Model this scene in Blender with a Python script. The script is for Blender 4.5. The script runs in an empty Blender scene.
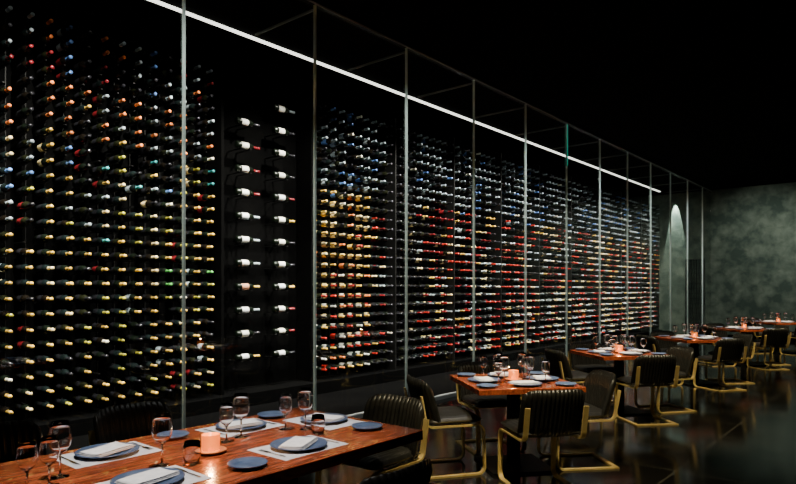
import bpy, bmesh, math, random
import numpy as np
from mathutils import Vector, Matrix
random.seed(7); rng=np.random.RandomState(11)
D=bpy.data; C=bpy.context
def link(o): C.scene.collection.objects.link(o); return o
# ------------------------------------------------------------ materials
def mat(name,col=(.5,.5,.5),rough=.5,metal=0.,spec=.5,trans=0.,emis=None,es=0.,ior=1.45,coat=0.):
    m=D.materials.new(name); m.use_nodes=True
    b=m.node_tree.nodes['Principled BSDF']
    b.inputs['Base Color'].default_value=(*col,1); b.inputs['Roughness'].default_value=rough
    b.inputs['Metallic'].default_value=metal; b.inputs['Specular IOR Level'].default_value=spec
    b.inputs['Transmission Weight'].default_value=trans; b.inputs['IOR'].default_value=ior
    b.inputs['Coat Weight'].default_value=coat
    if emis: b.inputs['Emission Color'].default_value=(*emis,1); b.inputs['Emission Strength'].default_value=es
    return m
def N(m,t,**k):
    n=m.node_tree.nodes.new(t)
    for a,v in k.items(): setattr(n,a,v)
    return n
def noise_mat(name,c1,c2,scale=5,rough=.5,metal=0.,spec=.5,detail=4,stretch=(1,1,1),p=(.35,.65),bump=0.,coat=0.,dist=0.):
    m=mat(name,c1,rough,metal,spec,coat=coat); nt=m.node_tree; b=nt.nodes['Principled BSDF']
    tc=N(m,'ShaderNodeTexCoord'); mp=N(m,'ShaderNodeMapping'); mp.inputs['Scale'].default_value=stretch
    nz=N(m,'ShaderNodeTexNoise'); nz.inputs['Scale'].default_value=scale; nz.inputs['Detail'].default_value=detail
    nz.inputs['Distortion'].default_value=dist
    cr=N(m,'ShaderNodeValToRGB'); cr.color_ramp.elements[0].position=p[0]; cr.color_ramp.elements[1].position=p[1]
    cr.color_ramp.elements[0].color=(*c1,1); cr.color_ramp.elements[1].color=(*c2,1)
    nt.links.new(tc.outputs['Object'],mp.inputs[0]); nt.links.new(mp.outputs[0],nz.inputs['Vector'])
    nt.links.new(nz.outputs[0],cr.inputs[0]); nt.links.new(cr.outputs[0],b.inputs['Base Color'])
    if bump:
        bp=N(m,'ShaderNodeBump'); bp.inputs['Strength'].default_value=bump; bp.inputs['Distance'].default_value=.01
        nt.links.new(nz.outputs[0],bp.inputs['Height']); nt.links.new(bp.outputs[0],b.inputs['Normal'])
    return m
M={}
M['wood']=noise_mat('table_wood',(.10,.016,.007),(.44,.10,.035),5,.22,0,.5,9,(9,.8,4),(.32,.68),.05,.3,1.6)
M['black']=noise_mat('black_paint',(.0008,.0008,.0008),(.0015,.0015,.0015),3,.9,0,.03)
M['panel']=noise_mat('rack_panel',(.0004,.0004,.0005),(.0009,.0009,.0009),2,.8,0,.03)
M['steel']=noise_mat('brushed_steel',(.50,.62,.56),(.66,.76,.70),4,.4,.0,.5)
M['railsteel']=noise_mat('rail_steel',(.50,.52,.51),(.60,.62,.61),4,.45,.2)
M['beamsteel']=noise_mat('beam_steel',(.08,.085,.08),(.12,.125,.12),4,.5,.4)
M['darksteel']=noise_mat('dark_steel',(.005,.005,.005),(.008,.008,.008),6,.5,.4,.25)
M['brass']=noise_mat('brass',(.70,.50,.17),(.85,.64,.26),8,.38,.55)
M['leather']=noise_mat('black_leather',(.0085,.0085,.0078),(.016,.0155,.0135),30,.36,0,.5,3,bump=.1)
M['plate']=noise_mat('slate_blue_stoneware',(.055,.085,.16),(.095,.14,.24),14,.28,0,.5)
M['napkin']=noise_mat('white_linen',(.70,.70,.72),(.82,.82,.83),40,.9,0,.2,bump=.1)
M['paper']=noise_mat('paper_placemat',(.52,.53,.57),(.62,.63,.66),25,.8,0,.2)
M['cutlery']=mat('cutlery_steel',(.7,.7,.7),.18,1.)
M['glass']=mat('clear_glass',(1,1,1),.0,0,.5,1.,ior=1.5)
M['votive']=mat('votive_glass',(.9,.40,.12),.25,0,.5,.9,emis=(1,.24,.03),es=.38,ior=1.3)
M['wax']=mat('candle_wax',(.9,.6,.3),.6,emis=(1,.42,.10),es=3.5)
M['flame']=mat('candle_flame',(1,.7,.3),.5,emis=(1,.55,.18),es=80)
M['coaster']=noise_mat('coaster_wood',(.45,.15,.05),(.6,.25,.09),8,.4)
M['led']=mat('led_strip',(1,1,1),.5,emis=(1,.97,.88),es=3.2)
M['teal']=mat('teal_painted_glint',(.02,.55,.42),.3,emis=(.0,.5,.35),es=.5)  # self-lit teal imitating a coloured reflection on the glass edge
M['wall_green']=noise_mat('green_wallpaper',(.034,.052,.041),(.105,.13,.10),3.2,.8,0,.2,12,(1,1,1),(.38,.68),dist=.2)
# partition glass (Schlick reflectance, clear straight-through transmission)
g=D.materials.new('partition_glass'); g.use_nodes=True; nt=g.node_tree; nt.nodes.clear()
o_=nt.nodes.new('ShaderNodeOutputMaterial'); mx=nt.nodes.new('ShaderNodeMixShader')
tr=nt.nodes.new('ShaderNodeBsdfTransparent'); gl=nt.nodes.new('ShaderNodeBsdfGlossy'); lw=nt.nodes.new('ShaderNodeLayerWeight'); lw.inputs[0].default_value=.5
pw=nt.nodes.new('ShaderNodeMath'); pw.operation='POWER'; pw.inputs[1].default_value=5
ma=nt.nodes.new('ShaderNodeMath'); ma.operation='MULTIPLY_ADD'; ma.inputs[1].default_value=.8; ma.inputs[2].default_value=.045
tr.inputs[0].default_value=(.97,.99,.98,1); gl.inputs['Roughness'].default_value=.0
nt.links.new(lw.outputs['Facing'],pw.inputs[0]); nt.links.new(pw.outputs[0],ma.inputs[0]); nt.links.new(ma.outputs[0],mx.inputs[0])
nt.links.new(tr.outputs[0],mx.inputs[1]); nt.links.new(gl.outputs[0],mx.inputs[2]); nt.links.new(mx.outputs[0],o_.inputs[0])
M['pglass']=g
# floor tiles
m=mat('dark_floor_tiles',(.02,.02,.02),.22,0,.6); nt=m.node_tree; b=nt.nodes['Principled BSDF']
tc=N(m,'ShaderNodeTexCoord'); mp=N(m,'ShaderNodeMapping'); br=N(m,'ShaderNodeTexBrick'); br.offset=0
br.inputs['Scale'].default_value=1; br.inputs['Brick Width'].default_value=.8; br.inputs['Row Height'].default_value=.8; br.inputs['Mortar Size'].default_value=.008
br.inputs['Color1'].default_value=(.0042,.0041,.0036,1); br.inputs['Color2'].default_value=(.0068,.0065,.0056,1); br.inputs['Mortar'].default_value=(.050,.047,.038,1)
nz=N(m,'ShaderNodeTexNoise'); nz.inputs['Scale'].default_value=3; mr=N(m,'ShaderNodeMapRange'); mr.inputs[3].default_value=.05; mr.inputs[4].default_value=.17
nt.links.new(tc.outputs['Object'],mp.inputs[0]); nt.links.new(mp.outputs[0],br.inputs['Vector']); nt.links.new(br.outputs[0],b.inputs['Base Color'])
nt.links.new(tc.outputs['Object'],nz.inputs['Vector']); nt.links.new(nz.outputs[0],mr.inputs[0]); nt.links.new(mr.outputs[0],b.inputs['Roughness'])
M['floor']=m
# bottles
m=mat('wine_bottle_glass_foil_label',(.02,.02,.02),.24,0,.45); at=N(m,'ShaderNodeAttribute',attribute_name='bcol')
m.node_tree.links.new(at.outputs['Color'],m.node_tree.nodes['Principled BSDF'].inputs['Base Color']); M['bottle']=m

# ------------------------------------------------------------ mesh helpers
def mesh_obj(name,verts,faces,mt,parent=None,smooth=False,loc=None):
    me=D.meshes.new(name); me.from_pydata([tuple(v) for v in verts],[],faces); me.materials.append(mt)
    if smooth:
        for p in me.polygons: p.use_smooth=True
    me.update(); o=D.objects.new(name,me); link(o)
    if parent: o.parent=parent
    if loc: o.location=loc
    return o
def boxes(name,bl,mt,parent=None,bevel=0):
    vs=[];fs=[]
    for (x0,x1,y0,y1,z0,z1) in bl:
        i=len(vs)
        vs+=[(x0,y0,z0),(x1,y0,z0),(x1,y1,z0),(x0,y1,z0),(x0,y0,z1),(x1,y0,z1),(x1,y1,z1),(x0,y1,z1)]
        fs+=[tuple(i+k for k in f) for f in ((0,3,2,1),(4,5,6,7),(0,1,5,4),(1,2,6,5),(2,3,7,6),(3,0,4,7))]
    o=mesh_obj(name,vs,fs,mt,parent)
    if bevel:
        bm=o.modifiers.new('b','BEVEL'); bm.width=bevel; bm.segments=3
    return o
def lathe(name,prof,mt,seg=28,parent=None):
    vs=[];fs=[]
    for r,z in prof:
        for k in range(seg):
            a=2*math.pi*k/seg; vs.append((r*math.cos(a),r*math.sin(a),z))
    for i in range(len(prof)-1):
        for k in range(seg):
            k2=(k+1)%seg; fs.append((i*seg+k,i*seg+k2,(i+1)*seg+k2,(i+1)*seg+k))
    o=mesh_obj(name,vs,fs,mt,parent,True)
    bm=bmesh.new(); bm.from_mesh(o.data); bmesh.ops.remove_doubles(bm,verts=bm.verts,dist=1e-5); bm.to_mesh(o.data); bm.free()
    return o
# ------------------------------------------------------------ room shell
ZC=4.8; XG=-5.2; XW=-7.2; YB=22.0; XR=3.2; YF=-3.
boxes('floor',[(XW-.2,XR+.2,YF-.2,YB+.2,-.1,0)],M['floor'])
boxes('ceiling',[(XW-.2,XR+.2,YF-.2,YB+.2,ZC,ZC+.1)],M['black'])
boxes('wall_back',[(XW-.2,XR+.2,YB,YB+.15,0,ZC)],M['wall_green'])
boxes('wall_left',[(XW-.2,XW,YF,YB,0,ZC)],M['panel'])
boxes('wall_right',[(XR,XR+.2,YF,YB,0,ZC)],M['black'])
boxes('wall_front',[(XW-.2,XR+.2,YF-.2,YF,0,ZC)],M['black'])
boxes('baseboard_back',[(XG+.05,XR,YB-.02,YB,0,.12)],M['black'])
# partition
PY=[4.74+1.626*n for n in range(-4,11)]
bl=[]
for y in PY: bl.append((XG-.030,XG+.0,y-.010,y+.010,.05,ZC-.04))
fr_=boxes('glass_partition_frame',bl,M['steel'])
boxes('top_rail',[(XG-.05,XG+.01,YF,YB,ZC-.04,ZC)],M['darksteel'],fr_)
boxes('top_rail_edge',[(XG+.011,XG+.016,YF,YB,ZC-.045,ZC-.025)],M['railsteel'],fr_)
boxes('base_rail',[(XG-.05,XG+.02,YF,YB,0,.05)],M['railsteel'],fr_)
boxes('bracket_beams',[(-6.3,XG-.05,y-.010,y+.010,ZC-.10,ZC-.075) for y in PY],M['beamsteel'],fr_)
boxes('painted_edge_glint',[(XG+.001,XG+.006,PY[8]-.012,PY[8]+.012,3.95,4.74)],M['teal'],fr_)  # thin strip painted as a cyan highlight on one post
gp=boxes('glass_partition',[(XG-.028,XG-.018,PY[i]+.013,PY[i+1]-.013,.052,ZC-.045) for i in range(len(PY)-1)]+[(XG-.028,XG-.018,PY[-1]+.013,YB-.001,.052,ZC-.045)],M['pglass'])
# LED strip
boxes('led_strip_light',[(-6.59,-6.535,YF+.1,21.2,ZC-.02,ZC-.002)],M['led'])
# ------------------------------------------------------------ bottles (one mesh)
SEG=10
prof=[(0,0.0),(0,.033),(.004,.038),(.06,.038),(.15,.038),(.19,.037),(.212,.028),(.228,.0165),(.240,.0155),(.298,.0155),(.300,.0175),(.312,.0175),(.313,0.0)]
P=np.array(prof); nr=len(P); ang=np.arange(SEG)*2*math.pi/SEG
base=np.zeros((nr,SEG,3)); base[:,:,0]=P[:,0][:,None]; base[:,:,1]=P[:,1][:,None]*np.cos(ang); base[:,:,2]=P[:,1][:,None]*np.sin(ang)
base=base.reshape(-1,3)
fc=[];kind=[]
for i in range(nr-1):
    for k in range(SEG):
        k2=(k+1)%SEG; fc.append((i*SEG+k,i*SEG+k2,(i+1)*SEG+k2,(i+1)*SEG+k))
        kind.append(1 if i==3 else (2 if i>=7 else 0))
fc=np.array(fc);kind=np.array(kind)
def bottles(name,items):
    n=len(items); V=np.empty((n,len(base),3)); CO=np.ones((n,len(fc),4))
    for j,(pos,ax,sc,roll,gc,lc,kc) in enumerate(items):
        b=base.copy()*sc
        if ax=='Y': b=np.stack([-b[:,1],b[:,0],b[:,2]],1)
        V[j]=b+np.array(pos)
        CO[j,:,:3]=np.array([gc,lc,kc])[kind]
    F=(fc[None]+(np.arange(n)*len(base))[:,None,None]).reshape(-1,4)
    me=D.meshes.new(name); me.vertices.add(n*len(base)); me.vertices.foreach_set('co',V.reshape(-1))
    me.loops.add(F.size); me.loops.foreach_set('vertex_index',F.reshape(-1).astype(np.int32))
    me.polygons.add(len(F)); me.polygons.foreach_set('loop_start',(np.arange(len(F))*4).astype(np.int32))
    me.polygons.foreach_set('use_smooth',np.ones(len(F),bool))
    me.update(calc_edges=True); me.validate()
    a=me.attributes.new('bcol','FLOAT_COLOR','FACE'); a.data.foreach_set('color',CO.reshape(-1))
    me.materials.append(M['bottle']); o=D.objects.new(name,me); link(o); return o
GL=[(.003,.005,.003),(.006,.007,.003),(.004,.003,.002),(.004,.007,.007)]
silver=(.30,.36,.40);gold=(.62,.38,.07);red=(.38,.018,.014);white=(.75,.73,.68);teal=(.03,.24,.25);orange=(.65,.17,.045);blk=(.012,.012,.015);olive=(.34,.31,.04);green=(.06,.30,.06);blue=(.08,.17,.42);dred=(.15,.010,.014);cream=(.70,.55,.28)
def pick(w): 
    ks=[k for k,_ in w]; p=np.array([v for _,v in w],float); return ks[rng.choice(len(ks),p=p/p.sum())]
items=[];pegs=[];rods=[]
DZ=.157;z0=.36;NR=26;XB=-7.09
def column(y,sec):
    cl=None
    for r in range(NR):
        z=z0+r*DZ
        if r%2==0 or cl is None or rng.rand()<.4:
            if sec=='A':
                if z>3.8: w=[(silver,3),(blk,3),(blue,1),(dred,1.5),(orange,1)]
                elif z>3.15: w=[(orange,6),(silver,2),(blk,2),(gold,1)]
                elif z>2.0: w=[(olive,2),(blue,1.2),(teal,1),(gold,4),(blk,2.5),(silver,2),(cream,1)]
                else: w=[(gold,8),(olive,3),(blk,2),(green,.4),(cream,1)]
                lc=pick([(blk,9),(silver,.5),(dred,.5),(cream,.2)])
            else:
                if z>2.95: w=[(silver,6),(blue,1),(blk,2.5)]; lc=pick([(blk,6),(silver,1.5),(blue,.5)])
                elif y<7.3:
                    w=[(gold,5),(orange,1),(cream,4),(red,1),(blk,1)] if z>1.9 else [(red,4),(gold,3),(orange,1),(white,1),(blk,1)]
                    lc=pick([(cream,3),(gold,1.5),(orange,.6),(blk,2)]) if z>1.4 else pick([(white,3),(cream,1),(red,1),(blk,2)])
                elif y<12.5: w=[(red,3),(dred,3),(blk,4),(silver,2),(gold,1.2),(cream,1)]; lc=pick([(blk,6),(cream,1.4),(silver,.8),(dred,1)])
                else: w=[(red,1.8),(silver,2.5),(blk,3),(gold,1.2),(cream,1.5),(dred,2)]; lc=pick([(blk,5),(cream,1.5),(silver,1),(dred,1)])
            kc=pick(w)
            cl=(kc,lc,GL[rng.randint(4)])
        kc,lc,gc=cl
        if sec=='B' and 7.75<y<8.5: kc=(.03,.03,.035); lc=blk
        if rng.rand()<.035: pegs.append((XW+.01,XB+.16,y-.012,y+.012,z-.055,z-.046)); continue
        if rng.rand()<.015: kc=(.75,.7,.55)
        f=.5+.8*rng.rand(); kc=tuple(min(1,c*f) for c in kc)
        items.append(((XB,y+rng.uniform(-.006,.006),z),'X',rng.uniform(1.06,1.16),0,gc,lc,kc))
        pegs.append((XW+.01,XB+.2,y-.012,y+.012,z-.055,z-.046))
    rods.append((XW+.01,XW+.03,y+.085,y+.095,z0-.15,z0+NR*DZ))
ys=np.arange(-1.0,4.48,.187)
for y in ys: column(y,'A')
k=0; y=6.36
while y<21.75:
    column(y,'B'); k+=1; y+=.187
    if k%9==0: rods.append((XW+.01,-6.80,y-.04,y-.01,.2,4.46)); y+=.05
bottles('wine_bottles',items)
rk=boxes('wine_rack',rods,M['darksteel']); boxes('pegs',pegs,M['darksteel'],rk)
boxes('plinth',[(XW+.01,-6.7,-1.2,21.9,.031,.2)],M['panel'],rk)
boxes('cabinet_floor',[(XW+.01,XG-.06,YF+.01,YB-.01,.001,.03)],M['panel'],rk)
boxes('divider_panels',[(XW+.01,-6.85,4.62,4.66,.2,4.5),(XW+.01,-6.85,6.16,6.20,.2,4.5)],M['panel'],rk)
# display magnums lying sideways
it=[];sh=[]
for r in range(12):
    z=.65+r*.315
    for yc in (4.90,5.52):
        if r==11 and yc<5: continue
        lc=[(.8,.78,.72),(.7,.68,.6),(.75,.76,.78),(.55,.25,.15)][rng.choice(4,p=[.45,.25,.25,.05])]
        kc=pick([(blk,4),(dred,2),(silver,2),(gold,1)])
        it.append(((-6.93,yc,z),'Y',1.2,0,GL[0],lc,kc))
        sh.append((XW+.01,-6.87,yc+.05,yc+.075,z-.055,z-.046)); sh.append((XW+.01,-6.87,yc+.19,yc+.215,z-.055,z-.046))
bottles('display_magnum_bottles',it); ms=boxes('magnum_pegs',sh,M['darksteel'],rk)
# small rack on the back wall within the wine room
rb=[];
for k in range(8): rb.append((-5.95+.08*k,-5.94+.08*k,21.85,21.99,.031,2.55))
for k in range(16): rb.append((-5.95,-5.38,21.85,21.99,.15+.16*k,.165+.16*k))
boxes('back_bottle_shelf',rb,M['darksteel'])
# ------------------------------------------------------------ chair
def sweep_strip(path,x0,x1,t):
    vs=[];fs=[]; n=len(path)
    for i,(y,z) in enumerate(path):
        a=path[max(i-1,0)];b=path[min(i+1,n-1)]
        dx,dz=b[0]-a[0],b[1]-a[1];l=math.hypot(dx,dz);nx,nz=-dz/l*t,dx/l*t
        vs+=[(x0,y-nx,z-nz),(x1,y-nx,z-nz),(x1,y+nx,z+nz),(x0,y+nx,z+nz)]
    for i in range(n-1):
        for k in range(4):
            k2=(k+1)%4; fs.append((4*i+k,4*i+k2,4*i+4+k2,4*i+4+k))
    fs+=[(3,2,1,0),tuple(4*(n-1)+k for k in range(4))]
    return vs,fs
def arc(cy,cz,r,a0,a1,n=6): return [(cy+r*math.cos(math.radians(a0+(a1-a0)*i/n)),cz+r*math.sin(math.radians(a0+(a1-a0)*i/n))) for i in range(n+1)]
path=[(-.27,.008)]+[(-.1,.008)]+arc(.20,.068,.06,-90,0)+[(.255,.25)]+arc(.19,.36,.06,0,90)+[(0,.42),(-.17,.42)]+arc(-.20,.48,.06,-90,-170)+[(-.285,.60),(-.30,.68)]
fv=[];ff=[]
for s in (-1,1):
    v,f=sweep_strip(path,s*.235-.020,s*.235+.020,.007); i=len(fv); fv+=v; ff+=[tuple(k+i for k in q) for q in f]
def addbox(vs,fs,x0,x1,y0,y1,z0,z1):
    i=len(vs); vs+=[(x0,y0,z0),(x1,y0,z0),(x1,y1,z0),(x0,y1,z0),(x0,y0,z1),(x1,y0,z1),(x1,y1,z1),(x0,y1,z1)]
    fs+=[tuple(i+k for k in f) for f in ((0,3,2,1),(4,5,6,7),(0,1,5,4),(1,2,6,5),(2,3,7,6),(3,0,4,7))]
addbox(fv,ff,-.255,.255,-.29,-.25,.001,.016); addbox(fv,ff,-.22,.22,.10,.135,.414,.426)
def mk(name,vs,fs,mt,smooth=False):
    me=D.meshes.new(name); me.from_pydata(vs,[],fs); me.materials.append(mt)
    for p in me.polygons: p.use_smooth=smooth
    me.update(); return me
frame_me=mk('frame',fv,ff,M['brass'])
# back
nu,nv=112,9; bv=[];bf=[]
def bp(u,v,side):
    w=.255; x=w*u; y=-.215+.075*abs(u)**2.6-.09*v-.01*v*v
    h=1-.16*abs(u)**8; z=.44+.37*v*h
    rib=abs(math.cos(math.pi*u*7.5)); e=min(1,min(v,1-v)*9+.25)*min(1,(1-abs(u))*14+.3)
    t=(.010+.020*rib**.6)*e
    return (x,y+side*t,z)
for side in (-1,1):
    for j in range(nv):
        for i in range(nu): bv.append(bp(-1+2*i/(nu-1),j/(nv-1),side))
o=nu*nv
for j in range(nv-1):
    for i in range(nu-1):
        a=j*nu+i; bf.append((a,a+1,a+1+nu,a+nu)); bf.append((o+a,o+a+nu,o+a+1+nu,o+a+1))
for i in range(nu-1):
    a=i; bf.append((a,o+a,o+a+1,a+1)); a=(nv-1)*nu+i; bf.append((a,a+1,o+a+1,o+a))
for j in range(nv-1):
    a=j*nu; bf.append((a,a+nu,o+a+nu,o+a)); a=j*nu+nu-1; bf.append((a,o+a,o+a+nu,a+nu))
back_me=mk('back',bv,bf,M['leather'],True)
# seat (channelled cushion)
nu,nv=64,20; sv=[];sf=[]
for side in (0,1):
    for j in range(nv):
        for i in range(nu):
            u=-1+2*i/(nu-1); v=-1+2*j/(nv-1)
            sx=.25*u*(1-.04*max(0,v)**4); sy=.01+.235*v
            e=min(1,(1-abs(u)**10))*min(1,(1-abs(v)**10))
            z=(.465+.035*e+.006*abs(math.cos(math.pi*u*7.5))*e) if side else (.465-.037*e)
            sv.append((sx,sy,z))
o=nu*nv
for j in range(nv-1):
    for i in range(nu-1):
        a=j*nu+i; sf.append((a,a+nu,a+nu+1,a+1)); sf.append((o+a,o+a+1,o+a+nu+1,o+a+nu))
seat_me=mk('seat',sv,sf,M['leather'],True)
def chair(x,y,rot):
    e=D.objects.new('dining_chair',None); link(e); e.location=(x,y,0); e.rotation_euler=(0,0,rot)
    for nm,me in (('seat',seat_me),('back',back_me),('frame',frame_me)):
        o=D.objects.new(nm,me); link(o); o.parent=e
    return e
def face(dx,dy): return math.atan2(-dx,dy)
# ------------------------------------------------------------ tables
def table(x,y,rot,w,l,bases,th=.045):
    e=D.objects.new('dining_table',None); link(e); e.location=(x,y,0); e.rotation_euler=(0,0,rot)
    boxes('top',[(-w/2,w/2,-l/2,l/2,.75-th,.75)],M['wood'],e,.004)
    for by in bases:
        b=boxes('pedestal',[(-.045,.045,by-.045,by+.045,.02,.69),(-.28,.28,by-.28,by+.28,0,.02),(-.3,.3,by-.04,by+.04,.68,.705)],M['darksteel'],e)
    return e
# ------------------------------------------------------------ tableware meshes
def lathe_me(name,prof,mt,seg=28):
    o=lathe(name,prof,mt,seg); me=o.data; D.objects.remove(o); return me
def wineprof(H,R,t=.0014):
    st=H*.42
    out=[(0,0),(.036,0),(.037,.002),(.012,.006),(.0045,.012),(.004,st*.6),(.0045,st-.008),(.012,st+.002)]
    bowl=[(.6,.10),(.86,.24),(1.0,.42),(.98,.62),(.88,.82),(.78,1.0)]
    out+=[(R*a,st+(H-st)*b) for a,b in bowl]
    inn=[(R*a-t,st+(H-st)*b) for a,b in reversed(bowl)]+[(.010,st+.008),(0,st+.006)]
    return out+inn
wg_me=lathe_me('wine_glass',wineprof(.235,.046),M['glass'])
wg2_me=lathe_me('wine_glass_small',wineprof(.20,.039),M['glass'])
tum_me=lathe_me('water_glass',[(0,0),(.028,0),(.033,.004),(.040,.04),(.040,.07),(.034,.105),(.033,.105),(.0388,.07),(.0388,.04),(.030,.008),(0,.007)],M['glass'])
def plateprof(R): return [(0,.003),(R*.55,.0),(R*.62,.003),(R*.98,.016),(R,.019),(R*.985,.021),(R*.66,.009),(R*.6,.007),(0,.007)]
pl_me=lathe_me('dinner_plate',plateprof(.145),M['plate'],48)
sp_me=lathe_me('side_plate',plateprof(.09),M['plate'],40)
# napkin folded: several soft layers
nv_=[];nf_=[]
def quadlayer(z,w,l,off,curl):
    n=9; i0=len(nv_)
    for j in range(n):
        for i in range(n):
            u=-1+2*i/(n-1); v=-1+2*j/(n-1)
            nv_.append((w*u+off,l*v,z+curl*(u*u*.5+.3*math.sin(3*v+u)*.4)))
    for j in range(n-1):
        for i in range(n-1):
            a=i0+j*n+i; nf_.append((a,a+1,a+n+1,a+n))
quadlayer(0.008,.066,.115,0,.004);quadlayer(.013,.063,.112,.002,.006);quadlayer(.018,.059,.108,-.001,.010)
nap_me=mk('folded_napkin',nv_,nf_,M['napkin'],True)
_o=D.objects.new('t',nap_me)
bm=bmesh.new(); bm.from_mesh(nap_me); bmesh.ops.solidify(bm,geom=bm.faces[:],thickness=.003); bm.to_mesh(nap_me); bm.free(); D.objects.remove(_o)
fv=[];ff=[]
addbox(fv,ff,-.004,.004,-.10,.02,.001,.004); addbox(fv,ff,-.0055,.0055,-.105,-.06,.001,.005); addbox(fv,ff,-.012,.012,.02,.05,.001,.0035)
for k in range(4): addbox(fv,ff,-.0115+.0068*k,-.0085+.0068*k,.05,.095,.001,.0035)
fork_me=mk('fork',fv,ff,M['cutlery'])
kv=[(-.006,-.11,.001),(.006,-.11,.001),(.005,0,.001),(.010,.02,.001),(.011,.07,.001),(-.004,.11,.001),(-.006,.02,.001),(-.005,0,.001)]
kv+= [(a,b_,.004) for a,b_,c in kv]
kf=[(7,6,5,4,3,2,1,0),(8,9,10,11,12,13,14,15)]+[(i,(i+1)%8,8+(i+1)%8,8+i) for i in range(8)]
knife_me=mk('knife',kv,kf,M['cutlery'])
mfv=[];mff=[];addbox(mfv,mff,-.15,.15,-.21,.21,0,.0012)
mat_me=mk('paper_placemat',mfv,mff,M['paper'])
def inst(nm,me,x,y,z,r=0.):
    o=D.objects.new(nm,me); link(o); o.location=(x,y,z); o.rotation_euler=(0,0,r); return o
def setting(x,y,fx,fy,napkin=True,cut=False,mt=True,nr_=0.):
    r=math.atan2(fy,fx)
    z=.7505
    if mt: inst('paper_placemat',mat_me,x,y,z,r); z+=.0014
    p=inst('dinner_plate',pl_me,x,y,z,r)
    if napkin: inst('folded_napkin',nap_me,x,y,z+.0068,r+nr_)
    if cut:
        tx,ty=-fy,fx
        inst('fork',fork_me,x+tx*.175,y+ty*.175,z,r-math.pi/2); inst('knife',knife_me,x-tx*.175,y-ty*.175,z,r-math.pi/2)
def candle(x,y,z=.7505,light=True):
    e=D.objects.new('votive_candle',None); link(e); e.location=(x,y,z)
    lathe('dish',[(0,0),(.06,0),(.075,.012),(.078,.014),(.074,.017),(.055,.006),(0,.006)],M['coaster'],32,e)
    lathe('holder',[(0,.0065),(.038,.0065),(.043,.012),(.045,.09),(.0435,.09),(.041,.014),(0,.012)],M['votive'],28,e)
    lathe('wax',[(0,.0125),(.038,.0125),(.038,.035),(.004,.035),(0,.034)],M['wax'],24,e)
    lathe('flame',[(0,.036),(.003,.040),(.006,.047),(.004,.058),(0,.068)],M['flame'],12,e)
    if light:
        l=D.lights.new('candle_light','POINT'); l.energy=4.; l.color=(1,.45,.15); l.shadow_soft_size=.01
        lo=D.objects.new('flame_light',l); link(lo); lo.parent=e; lo.location=(0,0,.11)
# table 1 (near)
table(-2.71,1.65,0,1.08,2.3,(-.6,.6),.055)
setting(-3.03,1.40,1,0,cut=True,nr_=.3); setting(-3.02,2.17,1,0,cut=True,nr_=-.2)
setting(-2.42,2.09,-1,0,cut=True,nr_=.5); setting(-2.45,1.30,-1,0,cut=True,nr_=.2)
setting(-2.78,2.60,0,-1,cut=False,nr_=.2)
for x,y in ((-3.13,2.48),(-2.44,2.62),(-2.33,1.71),(-3.1,1.78)): inst('side_plate',sp_me,x,y,.7505)
for x,y in ((-2.645,1.47),(-2.825,2.03),(-2.82,1.10),(-2.70,2.38)): inst('wine_glass',wg_me,x,y,.7505)
for x,y in ((-2.80,1.92),(-2.72,1.02),(-2.79,2.31),(-2.70,.93)): inst('wine_glass',wg2_me,x,y,.7505)
for x,y in ((-2.56,2.35),(-2.56,1.57)): inst('water_glass',tum_me,x,y,.7505)
candle(-2.67,1.74)
chair(-3.62,1.15,face(1,0)); chair(-3.62,1.95,face(1,0)); chair(-2.78,3.02,face(0,-1)); chair(-1.95,2.0,face(-1,0)); chair(-1.9,1.1,face(-1,0))
# square tables
a=(-.766,.643); c=(.643,.766)
rot=math.atan2(a[1],a[0])-math.pi/2
TB=[(-2.75,4.85),(-2.95,7.9),(-2.88,11.1),(-2.80,14.5),(-2.7,17.9)]
for ti,(tx,ty) in enumerate(TB):
    table(tx,ty,rot,.92,.92,(0,))
    for sgn,v in ((1,a),(-1,a),(1,c),(-1,c)):
        dx,dy=sgn*v[0],sgn*v[1]
        jj=rng.uniform(-.12,.12)
        dist=.60+rng.uniform(-.02,.05)
        chair(tx+dx*dist,ty+dy*dist,face(-dx,-dy)+jj)
        setting(tx+dx*.27,ty+dy*.27,-dx,-dy,mt=False,nr_=rng.uniform(-.4,.4))
        px,py=-dy,dx
        inst('wine_glass',wg_me,tx+dx*.12+px*.10,ty+dy*.12+py*.10,.7505)
        inst('wine_glass',wg2_me,tx+dx*.21+px*.21,ty+dy*.21+py*.21,.7505)
        inst('side_plate',sp_me,tx+dx*.35+px*.33,ty+dy*.35+py*.33,.7505)
    candle(tx,ty,light=ti<2)
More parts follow.
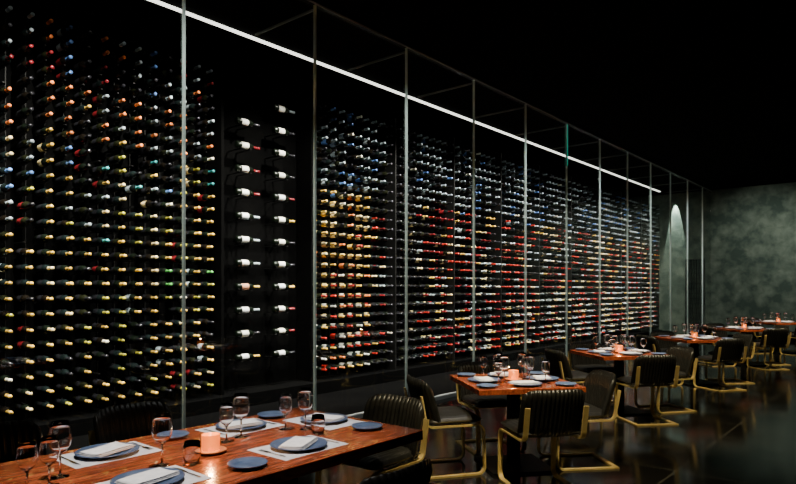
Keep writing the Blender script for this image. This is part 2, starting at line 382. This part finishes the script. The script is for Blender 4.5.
# ------------------------------------------------------------ lights
def spot(nm,loc,tgt,e,ang,col=(1,.85,.65),size=.04,blend=.6):
    l=D.lights.new(nm,'SPOT'); l.energy=e; l.spot_size=math.radians(ang); l.spot_blend=blend; l.color=col; l.shadow_soft_size=size
    o=D.objects.new(nm,l); link(o); o.location=loc
    o.rotation_euler=(Vector(tgt)-Vector(loc)).to_track_quat('-Z','Y').to_euler(); return o
def can(x,y):
    e=lathe('recessed_downlight',[(.0,-.004),(.035,-.004),(.037,-.012),(.05,-.012),(.05,0),(0,0)],M['black'],24); e.location=(x,y,ZC)
spot('table_spot',(-2.5,1.7,4.7),(-2.7,1.8,.75),950,34,(1,.93,.85)); can(-2.5,1.7)
for tx,ty in TB:
    spot('table_spot',(tx+.2,ty-.3,4.7),(tx,ty,.75),800,24,(1,.93,.85)); can(tx+.2,ty-.3)
    spot('chair_fill_spot',(tx+1.3,ty-1.9,4.7),(tx+.45,ty-.45,.3),1300,40,(1,.85,.52)); can(tx+1.3,ty-1.9)  # second lamp is added fill, so the ribbed chair backs catch light
for y in PY[1:-1]:
    spot('rack_spot',(-5.42,y+.8,4.62),(-7.0,y+.8,1.6),1150,95,(1,.93,.82),.06,.8)
    spot('rack_spot_low',(-5.42,y+.4,4.62),(-7.0,y+.4,.6),1900,50,(1,.93,.82),.06,.8)
for y in PY[3::2]:
    spot('partition_fill_spot',(-4.2,y-.85,4.7),(-5.3,y-.1,2.4),200,85,(.95,1,.97),.06,1.); can(-4.2,y-.85)  # added lamps grazing the glass posts to brighten them
spot('end_wall_spot',(-6.3,21.86,4.78),(-6.3,22.1,3.2),2600,25,(.93,1,.95),.005,.3)
for x in (-3.6,-1.4,.8):
    spot('wall_washer',(x,18.8,4.7),(x,22,2.4),420,85,(.98,1,.92),.1,1.); can(x,18.8)
w=D.worlds.new('w'); C.scene.world=w; w.use_nodes=True; w.node_tree.nodes['Background'].inputs[0].default_value=(.5,.55,.6,1); w.node_tree.nodes['Background'].inputs[1].default_value=.01
# ------------------------------------------------------------ camera
cam=D.cameras.new('camera'); co=D.objects.new('camera',cam); link(co); C.scene.camera=co
cam.sensor_width=36; cam.lens=620/796*36; cam.shift_y=48/796; cam.clip_start=.05; cam.clip_end=100
co.location=(0,0,1.55); co.rotation_euler=(math.radians(90),0,math.radians(40.1))
